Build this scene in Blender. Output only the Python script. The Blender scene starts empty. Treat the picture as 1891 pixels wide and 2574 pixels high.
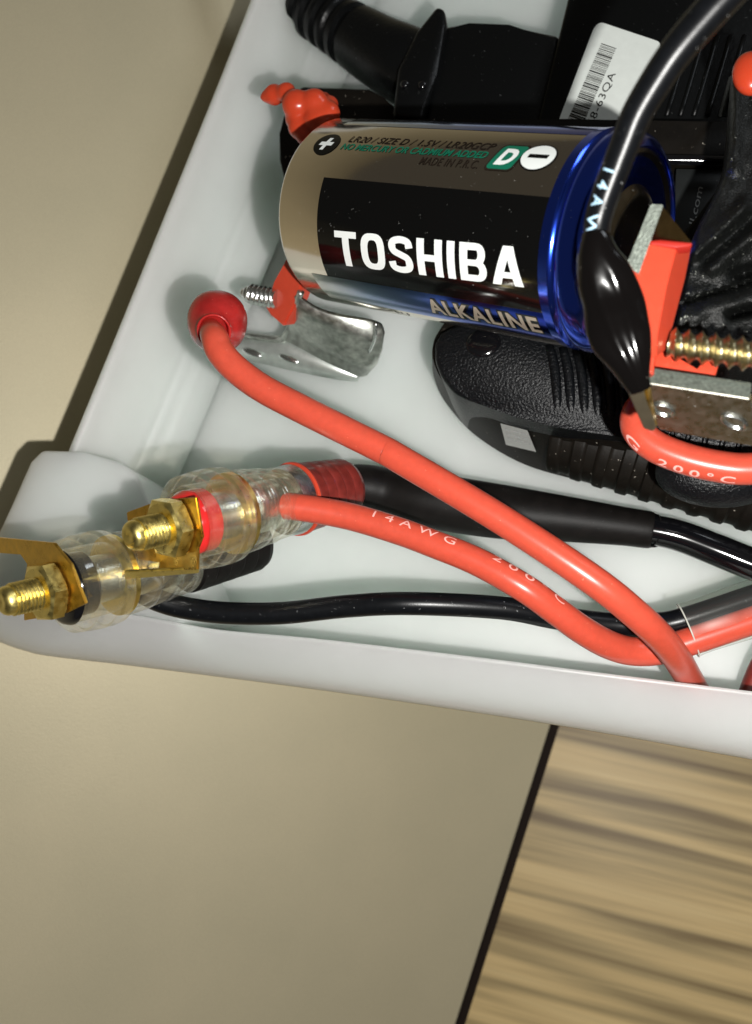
import bpy, bmesh, math, random
from mathutils import Vector as V, Matrix
random.seed(4)
sc = bpy.context.scene
COL = sc.collection
sc.unit_settings.system = 'METRIC'
sc.unit_settings.scale_length = 0.01          # one unit is one centimetre
# ------------------------------------------------------------------ camera
F = 2330.0; W, H = 1891.0, 2574.0
nx, ny = -.2, .22
CR = V((math.sqrt(1-nx*nx), 0, nx))
ux = -nx*ny/CR.x
CU = V((ux, math.sqrt(1-ux*ux-ny*ny), ny))
CB = CR.cross(CU)
CAM = CB*19.5
cam = bpy.data.cameras.new('camera'); co = bpy.data.objects.new('camera', cam); COL.objects.link(co)
co.matrix_world = Matrix(((CR.x, CU.x, CB.x, CAM.x), (CR.y, CU.y, CB.y, CAM.y), (CR.z, CU.z, CB.z, CAM.z), (0, 0, 0, 1)))
cam.sensor_fit = 'VERTICAL'; cam.sensor_height = 24; cam.lens = 24*F/H
cam.clip_start = .5; cam.clip_end = 500
cam.dof.use_dof = True; cam.dof.focus_distance = 15.8; cam.dof.aperture_fstop = cam.lens*1e-3/.15
sc.camera = co
# ------------------------------------------------------------------ light: a small flash beside the lens, dim warm room round it
w = bpy.data.worlds.new('World'); sc.world = w; w.use_nodes = True
bg = w.node_tree.nodes['Background']
bg.inputs[0].default_value = (1.0, .93, .80, 1); bg.inputs[1].default_value = .058
FL = CAM + CR*2.2 - CU*1.5
ld = bpy.data.lights.new('flash', 'POINT'); ld.energy = 17500; ld.shadow_soft_size = .2; ld.color = (1, .985, .95)
lo = bpy.data.objects.new('flash', ld); lo.location = FL; COL.objects.link(lo)
ad = bpy.data.lights.new('fill_light', 'AREA'); ad.energy = 5000; ad.size = 18; ad.color = (.88, .94, 1)  # added soft fill from the right, brightens the board and tray
ao = bpy.data.objects.new('fill_light', ad); ao.location = (44, 34, 36); COL.objects.link(ao)
ao.rotation_euler = (V((0, 0, 0))-V(ao.location)).to_track_quat('-Z', 'Y').to_euler()
sc.view_settings.view_transform = 'Standard'; sc.view_settings.look = 'None'
sc.view_settings.exposure = 0; sc.view_settings.gamma = 1
sc.cycles.max_bounces = 10; sc.cycles.transmission_bounces = 8; sc.cycles.transparent_max_bounces = 12
sc.cycles.caustics_reflective = False; sc.cycles.caustics_refractive = False; sc.cycles.sample_clamp_indirect = 4

# ------------------------------------------------------------------ where a picture point lies in the place
def ray(x, y):
    return (CR*((x-W/2)/F) - CU*((y-H/2)/F) - CB)
def P(x, y, z):
    d = ray(x, y); return CAM + d*((z-CAM.z)/d.z)
def onplane(x, y, p0, n):
    d = ray(x, y); return CAM + d*((p0-CAM).dot(n)/d.dot(n))

# ------------------------------------------------------------------ materials
def mat(name, base, rough=.5, metal=0, bump=0, bscale=40, var=0, vscale=6, coat=0, sss=0, sssr=(1, 1, 1), sscale=.1,
        trans=0, ior=1.45, dust=0, dscale=14, dcol=(.55, .55, .5), rvar=0, spec=.5, bump2=None, detail=4, alpha=1):
    m = bpy.data.materials.new(name); m.use_nodes = True
    N = m.node_tree.nodes; L = m.node_tree.links; b = N['Principled BSDF']
    b.inputs['Base Color'].default_value = (*base, 1); b.inputs['Roughness'].default_value = rough
    b.inputs['Metallic'].default_value = metal; b.inputs['Coat Weight'].default_value = coat; b.inputs['Coat Roughness'].default_value = .08
    b.inputs['Subsurface Weight'].default_value = sss; b.inputs['Subsurface Radius'].default_value = sssr; b.inputs['Subsurface Scale'].default_value = sscale
    b.inputs['Transmission Weight'].default_value = trans; b.inputs['IOR'].default_value = ior
    b.inputs['Specular IOR Level'].default_value = spec; b.inputs['Alpha'].default_value = alpha
    tc = N.new('ShaderNodeTexCoord')
    csock = None
    if var:
        n = N.new('ShaderNodeTexNoise'); n.inputs['Scale'].default_value = vscale; n.inputs['Detail'].default_value = 6
        L.new(tc.outputs['Object'], n.inputs['Vector'])
        r = N.new('ShaderNodeMapRange'); r.inputs['From Min'].default_value = .3; r.inputs['From Max'].default_value = .7
        r.inputs['To Min'].default_value = 1-var; r.inputs['To Max'].default_value = 1+var
        L.new(n.outputs['Fac'], r.inputs['Value'])
        mx = N.new('ShaderNodeVectorMath'); mx.operation = 'SCALE'; mx.inputs[0].default_value = base
        L.new(r.outputs[0], mx.inputs['Scale']); csock = mx.outputs[0]
        if rvar:
            r2 = N.new('ShaderNodeMapRange'); r2.inputs['From Min'].default_value = .35; r2.inputs['From Max'].default_value = .65
            r2.inputs['To Min'].default_value = max(0.02, rough-rvar); r2.inputs['To Max'].default_value = rough+rvar
            L.new(n.outputs['Fac'], r2.inputs['Value']); L.new(r2.outputs[0], b.inputs['Roughness'])
    if dust:
        vo = N.new('ShaderNodeTexVoronoi'); vo.inputs['Scale'].default_value = dscale; vo.inputs['Randomness'].default_value = 1
        dn = N.new('ShaderNodeTexNoise'); dn.inputs['Scale'].default_value = dscale*1.7; dn.inputs['Detail'].default_value = 2
        L.new(tc.outputs['Object'], dn.inputs['Vector'])
        va = N.new('ShaderNodeMixRGB'); va.inputs[0].default_value = .12
        L.new(tc.outputs['Object'], va.inputs[1]); L.new(dn.outputs['Color'], va.inputs[2]); L.new(va.outputs[0], vo.inputs['Vector'])
        sp = N.new('ShaderNodeSeparateColor'); L.new(vo.outputs['Color'], sp.inputs[0])
        th = N.new('ShaderNodeMath'); th.operation = 'MULTIPLY'; th.inputs[1].default_value = .16*dust
        pw = N.new('ShaderNodeMath'); pw.operation = 'POWER'; pw.inputs[1].default_value = 4
        L.new(sp.outputs[0], pw.inputs[0]); L.new(pw.outputs[0], th.inputs[0])
        lt = N.new('ShaderNodeMath'); lt.operation = 'LESS_THAN'
        L.new(vo.outputs['Distance'], lt.inputs[0]); L.new(th.outputs[0], lt.inputs[1])
        mx = N.new('ShaderNodeMixRGB'); L.new(lt.outputs[0], mx.inputs[0])
        if csock: L.new(csock, mx.inputs[1])
        else: mx.inputs[1].default_value = (*base, 1)
        mx.inputs[2].default_value = (*dcol, 1); csock = mx.outputs[0]
        if metal:
            mm = N.new('ShaderNodeMath'); mm.operation = 'MULTIPLY_ADD'; mm.inputs[1].default_value = -metal; mm.inputs[2].default_value = metal
            L.new(lt.outputs[0], mm.inputs[0]); L.new(mm.outputs[0], b.inputs['Metallic'])
    if csock: L.new(csock, b.inputs['Base Color'])
    if bump:
        n = N.new('ShaderNodeTexNoise'); n.inputs['Scale'].default_value = bscale; n.inputs['Detail'].default_value = detail
        L.new(tc.outputs['Object'], n.inputs['Vector'])
        bp = N.new('ShaderNodeBump'); bp.inputs['Strength'].default_value = bump; bp.inputs['Distance'].default_value = .02
        L.new(n.outputs['Fac'], bp.inputs['Height']); L.new(bp.outputs[0], b.inputs['Normal'])
    return m

M = {}
M['tray'] = mat('tray_plastic', (.735, .81, .765), .36, bump=.05, bscale=30, var=.02, vscale=1.2, sss=.9, sssr=(1, 1.1, 1.05), sscale=2.4)
M['red'] = mat('red_silicone', (.56, .075, .042), .30, var=.06, vscale=9, dust=.8, dscale=16, dcol=(.9, .3, .2), bump=.04, bscale=60, sss=.15, sssr=(1, .2, .1), sscale=.08)
M['redplastic'] = mat('red_plastic', (.58, .06, .028), .3, var=.04, bump=.08, bscale=25, dust=.5, dcol=(.9, .3, .2), sss=.1, sssr=(1, .2, .1), sscale=.08)
M['redblob'] = mat('red_melted_plastic', (.55, .055, .02), .25, bump=.15, bscale=5, sss=.2, sssr=(1, .2, .1), sscale=.15)
M['boot'] = mat('red_vinyl', (.40, .022, .020), .22, var=.25, vscale=3, sss=.4, sssr=(1, .15, .1), sscale=.25, dust=.7, dcol=(.9, .35, .25), bump=.1, bscale=12)
M['postred'] = mat('post_red', (.6, .02, .02), .12, coat=.6, var=.1)
M['knobred'] = mat('tinted_red_and_painted_shade', (.17, .022, .017), .35, coat=.2, var=.3, vscale=5)
M['black'] = mat('black_silicone', (.004, .0045, .0055), .30, spec=.32, var=.2, vscale=9, dust=1.0, dscale=17, dcol=(.35, .36, .36), bump=.06, bscale=50)
M['blacksoft'] = mat('black_shrink', (.006, .005, .0045), .5, spec=.2, var=.3, vscale=4, dust=.5, dcol=(.3, .3, .3), bump=.1, bscale=20)
M['blackgloss'] = mat('black_gloss', (.004, .004, .005), .12, coat=.4)
M['sleeve'] = mat('black_heat_shrink', (.0025, .002, .002), .13, spec=.5, coat=.2, bump=.35, bscale=2.6, detail=2, dust=.6, dscale=9, dcol=(.4, .35, .3))
M['pebble'] = mat('black_pebbled_plastic', (.003, .0035, .0045), .36, spec=.35, bump=1.0, bscale=22, var=.2, vscale=20, dust=.4, dcol=(.4, .4, .4), detail=3)
M['blackmatte'] = mat('black_matte_plastic', (.0075, .006, .0045), .5, spec=.15, var=.25, vscale=3, bump=.15, bscale=15, dust=1.1, dscale=12, dcol=(.33, .3, .25))
M['blackbody'] = mat('black_adapter_plastic', (.003, .0033, .0035), .35, spec=.28, bump=.35, bscale=10, dust=.7, dscale=15, dcol=(.22, .23, .23))
M['rubber'] = mat('dusty_black_rubber', (.0055, .006, .0055), .38, spec=.4, bump=1.0, bscale=34, var=.5, vscale=26, dust=1.5, dscale=15, dcol=(.34, .35, .31))
M['can'] = mat('battery_steel', (.66, .58, .47), .13, 1, bump=.03, bscale=3, dust=.6, dscale=15, dcol=(.85, .82, .75))
M['endcap'] = mat('battery_end_steel', (.36, .29, .19), .2, 1, bump=.15, bscale=7, dust=1.0, dscale=12, dcol=(.6, .58, .5), var=.15)
M['bluering'] = mat('blue_foil', (.04, .12, 1.0), .17, 1, bump=.08, bscale=4, dust=.5, dscale=15, dcol=(.6, .65, .8), coat=.5)
M['inkblack'] = mat('black_foil_print', (.0025, .0025, .0025), .1, coat=.0, dust=.7, dscale=15, dcol=(.5, .5, .48), bump=.02, bscale=3)
M['inkwhite'] = mat('white_ink', (.86, .9, .88), .3)
M['inkgreen'] = mat('green_ink', (.006, .15, .085), .3)
M['inkdark'] = mat('dark_ink', (.02, .014, .01), .6, spec=.1)
M['silverletter'] = mat('silver_print', (.6, .5, .4), .22, .6)
M['brass'] = mat('brass', (.86, .70, .24), .34, 1, var=.08, vscale=9, rvar=.08, bump=.10, bscale=25, dust=.5, dcol=(.3, .25, .08))
M['brassdark'] = mat('tarnished_brass', (.74, .47, .09), .34, 1, var=.15, vscale=6, bump=.12, bscale=14, rvar=.08)
M['blade'] = mat('tinned_brass', (.62, .52, .36), .3, 1, var=.1, bump=.08)
M['zinc'] = mat('zinc_plate', (.50, .52, .48), .40, 1, var=.28, vscale=7, rvar=.06, bump=.06, bscale=16, dust=.6, dcol=(.3, .31, .29))
M['stripface'] = mat('steel_strip_face', (.60, .585, .54), .3, 1, var=.12, vscale=9, bump=.15, bscale=22, dust=.8, dcol=(.6,.6,.55), rvar=.06)
M['zincfoot'] = mat('zinc_painted_sheen', (.72, .77, .73), .42, .85, var=.1, vscale=5, bump=.05)  # paler than the bracket's zinc to imitate the white tray's reflection
M['zincedge'] = mat('zinc_cut_edge', (.15, .17, .145), .45, .4, var=.35, vscale=22, bump=.5, bscale=30)
M['screw'] = mat('yellow_zinc', (.50, .44, .27), .32, 1, var=.35, vscale=12, bump=.4, bscale=25, dust=.8, dcol=(.25, .22, .14))
M['screwzinc'] = mat('bright_zinc', (.75, .78, .76), .25, 1, bump=.3, bscale=20)
M['paper'] = mat('white_paper', (.76, .8, .76), .5, var=.03)
M['sticker'] = mat('silver_sticker', (.62, .62, .6), .3, .4)
M['greytext'] = mat('grey_print', (.42, .43, .42), .4)
M['wiretextpink'] = mat('pale_pink_print', (.92, .45, .40), .4)
M['wiretextblue'] = mat('pale_blue_print', (.45, .68, .85), .4)
M['boardtrim'] = mat('dark_edge_band', (.010, .005, .003), .5)
# clear plastic
def clearmat(name, tint, base_f, edge_f, pw, rough, body, gs=.16):
    m = bpy.data.materials.new(name); m.use_nodes = True
    N = m.node_tree.nodes; L = m.node_tree.links; b = N['Principled BSDF']
    b.inputs['Base Color'].default_value = (*body, 1); b.inputs['Roughness'].default_value = rough
    b.inputs['Specular IOR Level'].default_value = 1; b.inputs['IOR'].default_value = 1.7
    tr = N.new('ShaderNodeBsdfTransparent'); tr.inputs[0].default_value = (*tint, 1)
    lw_ = N.new('ShaderNodeLayerWeight'); lw_.inputs[0].default_value = .5
    p_ = N.new('ShaderNodeMath'); p_.operation = 'POWER'; p_.inputs[1].default_value = pw; L.new(lw_.outputs['Facing'], p_.inputs[0])
    q_ = N.new('ShaderNodeMath'); q_.operation = 'MULTIPLY_ADD'; q_.inputs[1].default_value = edge_f; q_.inputs[2].default_value = base_f; L.new(p_.outputs[0], q_.inputs[0])
    mx = N.new('ShaderNodeMixShader'); L.new(q_.outputs[0], mx.inputs[0])
    L.new(tr.outputs[0], mx.inputs[1]); L.new(b.outputs[0], mx.inputs[2])
    gl = N.new('ShaderNodeBsdfGlossy'); gl.inputs['Color'].default_value = (gs, gs, gs*.95, 1); gl.inputs['Roughness'].default_value = rough
    ad_ = N.new('ShaderNodeAddShader'); L.new(mx.outputs[0], ad_.inputs[0]); L.new(gl.outputs[0], ad_.inputs[1]); L.new(ad_.outputs[0], N['Material Output'].inputs['Surface'])
    return m
M['clear'] = clearmat('clear_acrylic', (.93, .92, .88), .03, .55, 3.0, .14, (.40, .385, .32))
M['film'] = clearmat('clear_shrink_film', (.96, .96, .94), .05, .35, 3.0, .25, (.34, .35, .32), .05)

def boardmat():
    m = mat('tan_laminate', (.44, .385, .25), .5, metal=.2, bump=.25, bscale=28, spec=.4)
    N = m.node_tree.nodes; L = m.node_tree.links; b = N['Principled BSDF']; tc = N.new('ShaderNodeTexCoord')
    n = N.new('ShaderNodeTexNoise'); n.inputs['Scale'].default_value = .35; n.inputs['Detail'].default_value = 5
    n2 = N.new('ShaderNodeTexNoise'); n2.inputs['Scale'].default_value = 55; n2.inputs['Detail'].default_value = 2
    L.new(tc.outputs['Object'], n.inputs[0]); L.new(tc.outputs['Object'], n2.inputs[0])
    r = N.new('ShaderNodeValToRGB'); r.color_ramp.elements[0].position = .3; r.color_ramp.elements[1].position = .7
    r.color_ramp.elements[0].color = (.50, .445, .305, 1); r.color_ramp.elements[1].color = (.54, .475, .325, 1)
    L.new(n.outputs['Fac'], r.inputs[0])
    mr = N.new('ShaderNodeMapRange'); mr.inputs['From Min'].default_value = .3; mr.inputs['From Max'].default_value = .7
    mr.inputs['To Min'].default_value = .93; mr.inputs['To Max'].default_value = 1.07; L.new(n2.outputs['Fac'], mr.inputs[0])
    s = N.new('ShaderNodeVectorMath'); s.operation = 'SCALE'; L.new(r.outputs[0], s.inputs[0]); L.new(mr.outputs[0], s.inputs['Scale'])
    L.new(s.outputs[0], b.inputs['Base Color'])
    return m
M['board'] = boardmat()
def woodmat():
    m = mat('oak_laminate', (.5, .36, .2), .45)
    N = m.node_tree.nodes; L = m.node_tree.links; b = N['Principled BSDF']; tc = N.new('ShaderNodeTexCoord')
    mp = N.new('ShaderNodeMapping'); mp.inputs['Scale'].default_value = (.05, 1.5, 1); L.new(tc.outputs['Object'], mp.inputs[0])
    n = N.new('ShaderNodeTexNoise'); n.inputs['Scale'].default_value = 1.1; n.inputs['Detail'].default_value = 9; n.inputs['Distortion'].default_value = .35
    L.new(mp.outputs[0], n.inputs[0])
    r = N.new('ShaderNodeValToRGB'); e = r.color_ramp.elements
    e[0].position = .30; e[0].color = (.20, .13, .05, 1); e[1].position = .72; e[1].color = (.84, .64, .32, 1)
    x = e.new(.44); x.color = (.48, .355, .165, 1); x = e.new(.56); x.color = (.72, .52, .24, 1)
    L.new(n.outputs['Fac'], r.inputs[0])
    mp2 = N.new('ShaderNodeMapping'); mp2.inputs['Scale'].default_value = (.12, 9, 1); L.new(tc.outputs['Object'], mp2.inputs[0])
    n2 = N.new('ShaderNodeTexNoise'); n2.inputs['Scale'].default_value = 2.0; n2.inputs['Detail'].default_value = 5; L.new(mp2.outputs[0], n2.inputs[0])
    mr = N.new('ShaderNodeMapRange'); mr.inputs['From Min'].default_value = .3; mr.inputs['From Max'].default_value = .7
    mr.inputs['To Min'].default_value = .85; mr.inputs['To Max'].default_value = 1.1; L.new(n2.outputs['Fac'], mr.inputs[0])
    s = N.new('ShaderNodeVectorMath'); s.operation = 'SCALE'; L.new(r.outputs[0], s.inputs[0]); L.new(mr.outputs[0], s.inputs['Scale'])
    L.new(s.outputs[0], b.inputs['Base Color'])
    return m
M['wood'] = woodmat()

# ------------------------------------------------------------------ objects
OFF = {}
def thing(name, label, cat, loc, group=None):
    o = bpy.data.objects.new(name, None); COL.objects.link(o); o.location = loc; o.empty_display_size = .3
    o['label'] = label; o['category'] = cat
    if group: o['group'] = group
    OFF[o] = V(loc); return o
def link(name, me, m, parent=None, smooth=True, label=None):
    o = bpy.data.objects.new(name, me); COL.objects.link(o)
    off = V((0, 0, 0))
    if parent is not None:
        off = OFF[parent]; me.transform(Matrix.Translation(-off)); o.parent = parent
    OFF[o] = off
    if m is not None: me.materials.clear(); me.materials.append(m)
    for p in me.polygons: p.use_smooth = smooth
    if label: o['label'] = label
    return o
def tag(o, label, cat, group=None):
    o['label'] = label; o['category'] = cat
    if group: o['group'] = group
    return o
def bm_link(name, bm, m, parent=None, smooth=True, sharp=None, label=None):
    bmesh.ops.recalc_face_normals(bm, faces=bm.faces)
    me = bpy.data.meshes.new(name); bm.to_mesh(me); bm.free()
    o = link(name, me, m, parent, smooth, label)
    if smooth and sharp: me.set_sharp_from_angle(angle=math.radians(sharp))
    return o
def grid(rows, closed=False, capa=False, capb=False, bm=None):
    bm = bm or bmesh.new(); vs = [[bm.verts.new(p) for p in r] for r in rows]
    n = len(vs[0])
    for i in range(len(vs)-1):
        for j in range(n if closed else n-1):
            k = (j+1) % n
            try: bm.faces.new((vs[i][j], vs[i][k], vs[i+1][k], vs[i+1][j]))
            except ValueError: pass
    if capa: bm.faces.new(vs[0][::-1])
    if capb: bm.faces.new(vs[-1])
    return bm
def catmull(pts, n=10):
    q = [pts[0]*2-pts[1]]+list(pts)+[pts[-1]*2-pts[-2]]; out = []
    for i in range(1, len(q)-2):
        a, b, c, d = q[i-1:i+3]
        for k in range(n):
            t = k/n; out.append(.5*((2*b)+(c-a)*t+(2*a-5*b+4*c-d)*t*t+(3*b-a-3*c+d)*t**3))
    out.append(q[-2]); return out
class Path:
    """a round or flattened run given by points (x, y, height, radius[, flatness])"""
    def __init__(s, pts, n=10):
        w4 = []
        for p in pts:
            q = P(p[0], p[1], p[2]); w4.append(q)
        s.p = catmull(w4, n)
        r = [p[3] for p in pts]; fl = [p[4] if len(p) > 4 else 1 for p in pts]
        def lerp(a): return [x[0] for x in catmull([V((k, 0, 0)) for k in a], n)]
        s.r = lerp(r); s.f = lerp(fl)
        s.s = [0]
        for a, b in zip(s.p, s.p[1:]): s.s.append(s.s[-1]+(b-a).length)
        s.t = []; s.c = []; s.b = []
        for i, p in enumerate(s.p):
            t = (s.p[min(i+1, len(s.p)-1)]-s.p[max(i-1, 0)]).normalized()
            v = CAM-p; c = (v-t*v.dot(t)).normalized()
            s.t.append(t); s.c.append(c); s.b.append(c.cross(t))
    def at(s, d, ang, e=.004):
        i = 0
        while i < len(s.s)-2 and s.s[i+1] < d: i += 1
        k = (d-s.s[i])/max(1e-6, s.s[i+1]-s.s[i])
        L = lambda A: A[i]*(1-k)+A[i+1]*k
        r = L(s.r)+e
        return L(s.p)+L(s.c)*(r*math.cos(ang)*L(s.f))+L(s.b)*(r*math.sin(ang))
    def mesh(s, seg=24, caps=True, bm=None, mod=None):
        rows = []
        for i in range(len(s.p)):
            rr = s.r[i]
            row = []
            for j in range(seg):
                a = 2*math.pi*j/seg
                q = rr*(mod(s.s[i], a) if mod else 1)
                row.append(s.p[i]+s.c[i]*(q*math.cos(a)*s.f[i])+s.b[i]*(q*math.sin(a)))
            rows.append(row)
        return grid(rows, True, caps, caps, bm)
    def d_at(s, x, y):
        # distance along the run nearest to a picture point
        best = None
        for i, p in enumerate(s.p):
            v = p-CAM; dd = -v.dot(CB); X = W/2+F*v.dot(CR)/dd; Y = H/2-F*v.dot(CU)/dd
            e = (X-x)**2+(Y-y)**2
            if best is None or e < best[0]: best = (e, s.s[i])
        return best[1]
def basis(a):
    v = V((0, 0, 1)) if abs(a.z) < .9 else V((0, 1, 0))
    v = CAM - V((0, 0, 0)) if False else v
    e1 = (v-a*v.dot(a)).normalized(); return e1, a.cross(e1)
def lathe(A, a, prof, seg=40, bm=None, e=None, capa=True, capb=True):
    e1, e2 = e or basis(a)
    rows = [[A+a*t+(e1*math.cos(2*math.pi*j/seg)+e2*math.sin(2*math.pi*j/seg))*r for j in range(seg)] for t, r in prof]
    return grid(rows, True, capa, capb, bm)
def thread(A, a, t0, t1, r0, h, pitch, seg=28, per=8, tip=.0, sharp=1.0, bm=None):
    e1, e2 = basis(a); n = int((t1-t0)/pitch*per)+1; rows = []
    for i in range(n):
        t = t0+(t1-t0)*i/(n-1); row = []
        for j in range(seg):
            fr = (t/pitch-j/seg) % 1
            k = (1-abs(2*fr-1))**sharp
            fade = 1
            if tip: fade = min(1, max(0.0, (t-t0)/tip))
            ang = 2*math.pi*j/seg
            row.append(A+a*t+(e1*math.cos(ang)+e2*math.sin(ang))*((r0+h*k)*(.35+.65*fade) if tip else r0+h*k))
        rows.append(row)
    return grid(rows, True, True, True, bm)
def prism(poly, z, depth, bev=.03, bm=None, seg=2):
    """outline at height z, going straight down by depth"""
    bm = bm or bmesh.new()
    t = [bm.verts.new(P(x, y, z)) for x, y in poly]; b = [bm.verts.new(v.co-V((0, 0, depth))) for v in t]
    n = len(t); fs = [bm.faces.new(t), bm.faces.new(b[::-1])]
    for i in range(n): fs.append(bm.faces.new((t[i], b[i], b[(i+1) % n], t[(i+1) % n])))
    if bev:
        es = {e for f in fs for e in f.edges}
        bmesh.ops.bevel(bm, geom=list(es), offset=bev, segments=seg, affect='EDGES', profile=.5, clamp_overlap=True)
    return bm
def slab(pts, n, th, bev=.01, bm=None):
    """plate through world points pts, thickness th along -n"""
    bm = bm or bmesh.new()
    t = [bm.verts.new(p) for p in pts]; b = [bm.verts.new(p-n*th) for p in pts]; m = len(t)
    fs = [bm.faces.new(t), bm.faces.new(b[::-1])]
    for i in range(m): fs.append(bm.faces.new((t[i], b[i], b[(i+1) % m], t[(i+1) % m])))
    if bev:
        es = {e for f in fs for e in f.edges}
        bmesh.ops.bevel(bm, geom=list(es), offset=bev, segments=2, affect='EDGES', clamp_overlap=True)
    return bm
def npl(a, b, c):
    n = (b-a).cross(c-a).normalized()
    return n if n.dot(CAM-a) > 0 else -n
def ellipsoid(c, rx, ry, rz, ax=None, seg=24, bm=None):
    ax = ax or (V((1, 0, 0)), V((0, 1, 0)), V((0, 0, 1)))
    rows = []
    for i in range(1, seg//2):
        th = math.pi*i/(seg//2)
        rows.append([c+ax[0]*(rx*math.sin(th)*math.cos(2*math.pi*j/seg))+ax[1]*(ry*math.sin(th)*math.sin(2*math.pi*j/seg))+ax[2]*(rz*math.cos(th)) for j in range(seg)])
    return grid(rows, True, True, True, bm)
def text_bm(s, bold=0, shear=0, spacing=1, cuts=(12, 4)):
    c = bpy.data.curves.new('t', 'FONT'); c.body = s; c.offset = bold; c.shear = shear; c.space_character = spacing; c.resolution_u = 4
    o = bpy.data.objects.new('t', c); COL.objects.link(o)
    bpy.context.view_layer.update()
    me = bpy.data.meshes.new_from_object(o); bpy.data.objects.remove(o); bpy.data.curves.remove(c)
    bm = bmesh.new(); bm.from_mesh(me); bpy.data.meshes.remove(me)
    xs = [v.co.x for v in bm.verts]; ys = [v.co.y for v in bm.verts]
    x0, x1, y0, y1 = min(xs), max(xs), min(ys), max(ys)
    for v in bm.verts: v.co = V(((v.co.x-x0)/(x1-x0), (v.co.y-y0)/(y1-y0), 0))
    cut(bm, cuts); return bm
def cut(bm, cuts):
    for k in range(1, cuts[0]): bmesh.ops.bisect_plane(bm, geom=bm.verts[:]+bm.edges[:]+bm.faces[:], plane_co=(k/cuts[0], 0, 0), plane_no=(1, 0, 0))
    for k in range(1, cuts[1]): bmesh.ops.bisect_plane(bm, geom=bm.verts[:]+bm.edges[:]+bm.faces[:], plane_co=(0, k/cuts[1], 0), plane_no=(0, 1, 0))
def poly_bm(pts, cuts=(1, 1)):
    bm = bmesh.new(); bm.faces.new([bm.verts.new((x, y, 0)) for x, y in pts]); cut(bm, cuts); return bm
def warp(bm, fn, thick=0):
    for v in bm.verts: v.co = fn(v.co.x, v.co.y)
    return bm
def rquad(TL, TR, BR, BL, p0, n, lift=.004):
    """unit square laid on the plane (p0, n) between four picture points"""
    a = [onplane(*q, p0+n*lift, n) for q in (BL, BR, TR, TL)]
    return lambda u, v: (a[0]*(1-u)+a[1]*u)*(1-v)+(a[3]*(1-u)+a[2]*u)*v
def flat(name, bm, m, parent, **k):
    # print stays a sheet; make it face the camera side
    me = bpy.data.meshes.new(name); bm.to_mesh(me); bm.free(); return link(name, me, m, parent, False, **k)

UP = V((0, 0, 1))
# ================================================================== SETTING
# wooden floor far below
ZF = -13.6
fl = bpy.data.objects.new('floor', bpy.data.meshes.new('floor')); 
bm = bmesh.new()
c0 = P(1600, 2150, ZF); dirx = (P(1891, 2172, ZF)-P(1370, 2048, ZF)).normalized(); diry = UP.cross(dirx)
bm.faces.new([bm.verts.new(c0+dirx*a+diry*b-UP*1.2) for a, b in ((-90, -90), (90, -90), (90, 90), (-90, 90))])
floor = bm_link('floor', bm, M['boardtrim'], None, False); floor['kind'] = 'structure'
jo = P(1700, 1800, ZF)
for k in range(-3, 4):
    b0 = k*24.0+.008; b1 = (k+1)*24.0-.008
    bm = bmesh.new(); o0 = jo
    vs = [o0+dirx*a+diry*b for a, b in ((-70, b0), (70, b0), (70, b1), (-70, b1))]
    ori = o0+diry*b0
    rot = Matrix((dirx, diry, UP))   # into plank space
    me = bpy.data.meshes.new('plank')
    bb = bmesh.new(); L0 = [rot @ (v-ori) for v in vs]
    t = [bb.verts.new(v) for v in L0]; d = [bb.verts.new(v-V((0, 0, 1))) for v in L0]
    fs = [bb.faces.new(t)]+[bb.faces.new((t[i], d[i], d[(i+1) % 4], t[(i+1) % 4])) for i in range(4)]
    bmesh.ops.bevel(bb, geom=[e for e in fs[0].edges], offset=.02, segments=1, affect='EDGES')
    # offset inside the plank's own space varies the grain
    bmesh.ops.recalc_face_normals(bb, faces=bb.faces)
    sh = V((k*37.3+11, k*5.1+3, 0))
    for v in bb.verts: v.co += sh
    bb.to_mesh(me); bb.free(); bm.free()
    me.materials.append(M['wood'])
    o = bpy.data.objects.new('plank', me); COL.objects.link(o); o.parent = floor
    R4 = rot.transposed().to_4x4(); o.matrix_world = Matrix.Translation(ori-rot.transposed() @ sh) @ R4

# tan board under the tray, tilting down to the right
b1, b2, b3 = P(250, 300, .4), P(60, 1900, -2.2), P(1300, 2200, -9.6)
bn = npl(b1, b2, b3)
def B_(x, y): return onplane(x, y, b1, bn)
e0, e1_ = B_(1372, 1860), B_(1150, 2560)
ed = (e0-e1_).normalized(); eo = bn.cross(ed)
if eo.x > 0: eo = -eo
board = thing('tan_board', 'large matt tan laminated board with a dark edge that the white tray lies on', 'board', e0)
def bp(a, b, lift=0): return e0+ed*a+eo*b+bn*lift
bm = slab([bp(-40, .0), bp(45, .0), bp(45, 45), bp(-40, 45)], bn, .35, .03)
bm_link('panel', bm, M['board'], board, True, 30)
bm = slab([bp(-40, -.29, .03), bp(45, -.29, .03), bp(45, -.004, .03), bp(-40, -.004, .03)], bn, .45, .03)
bm_link('edge_band', bm, M['boardtrim'], board, True, 30)

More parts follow.
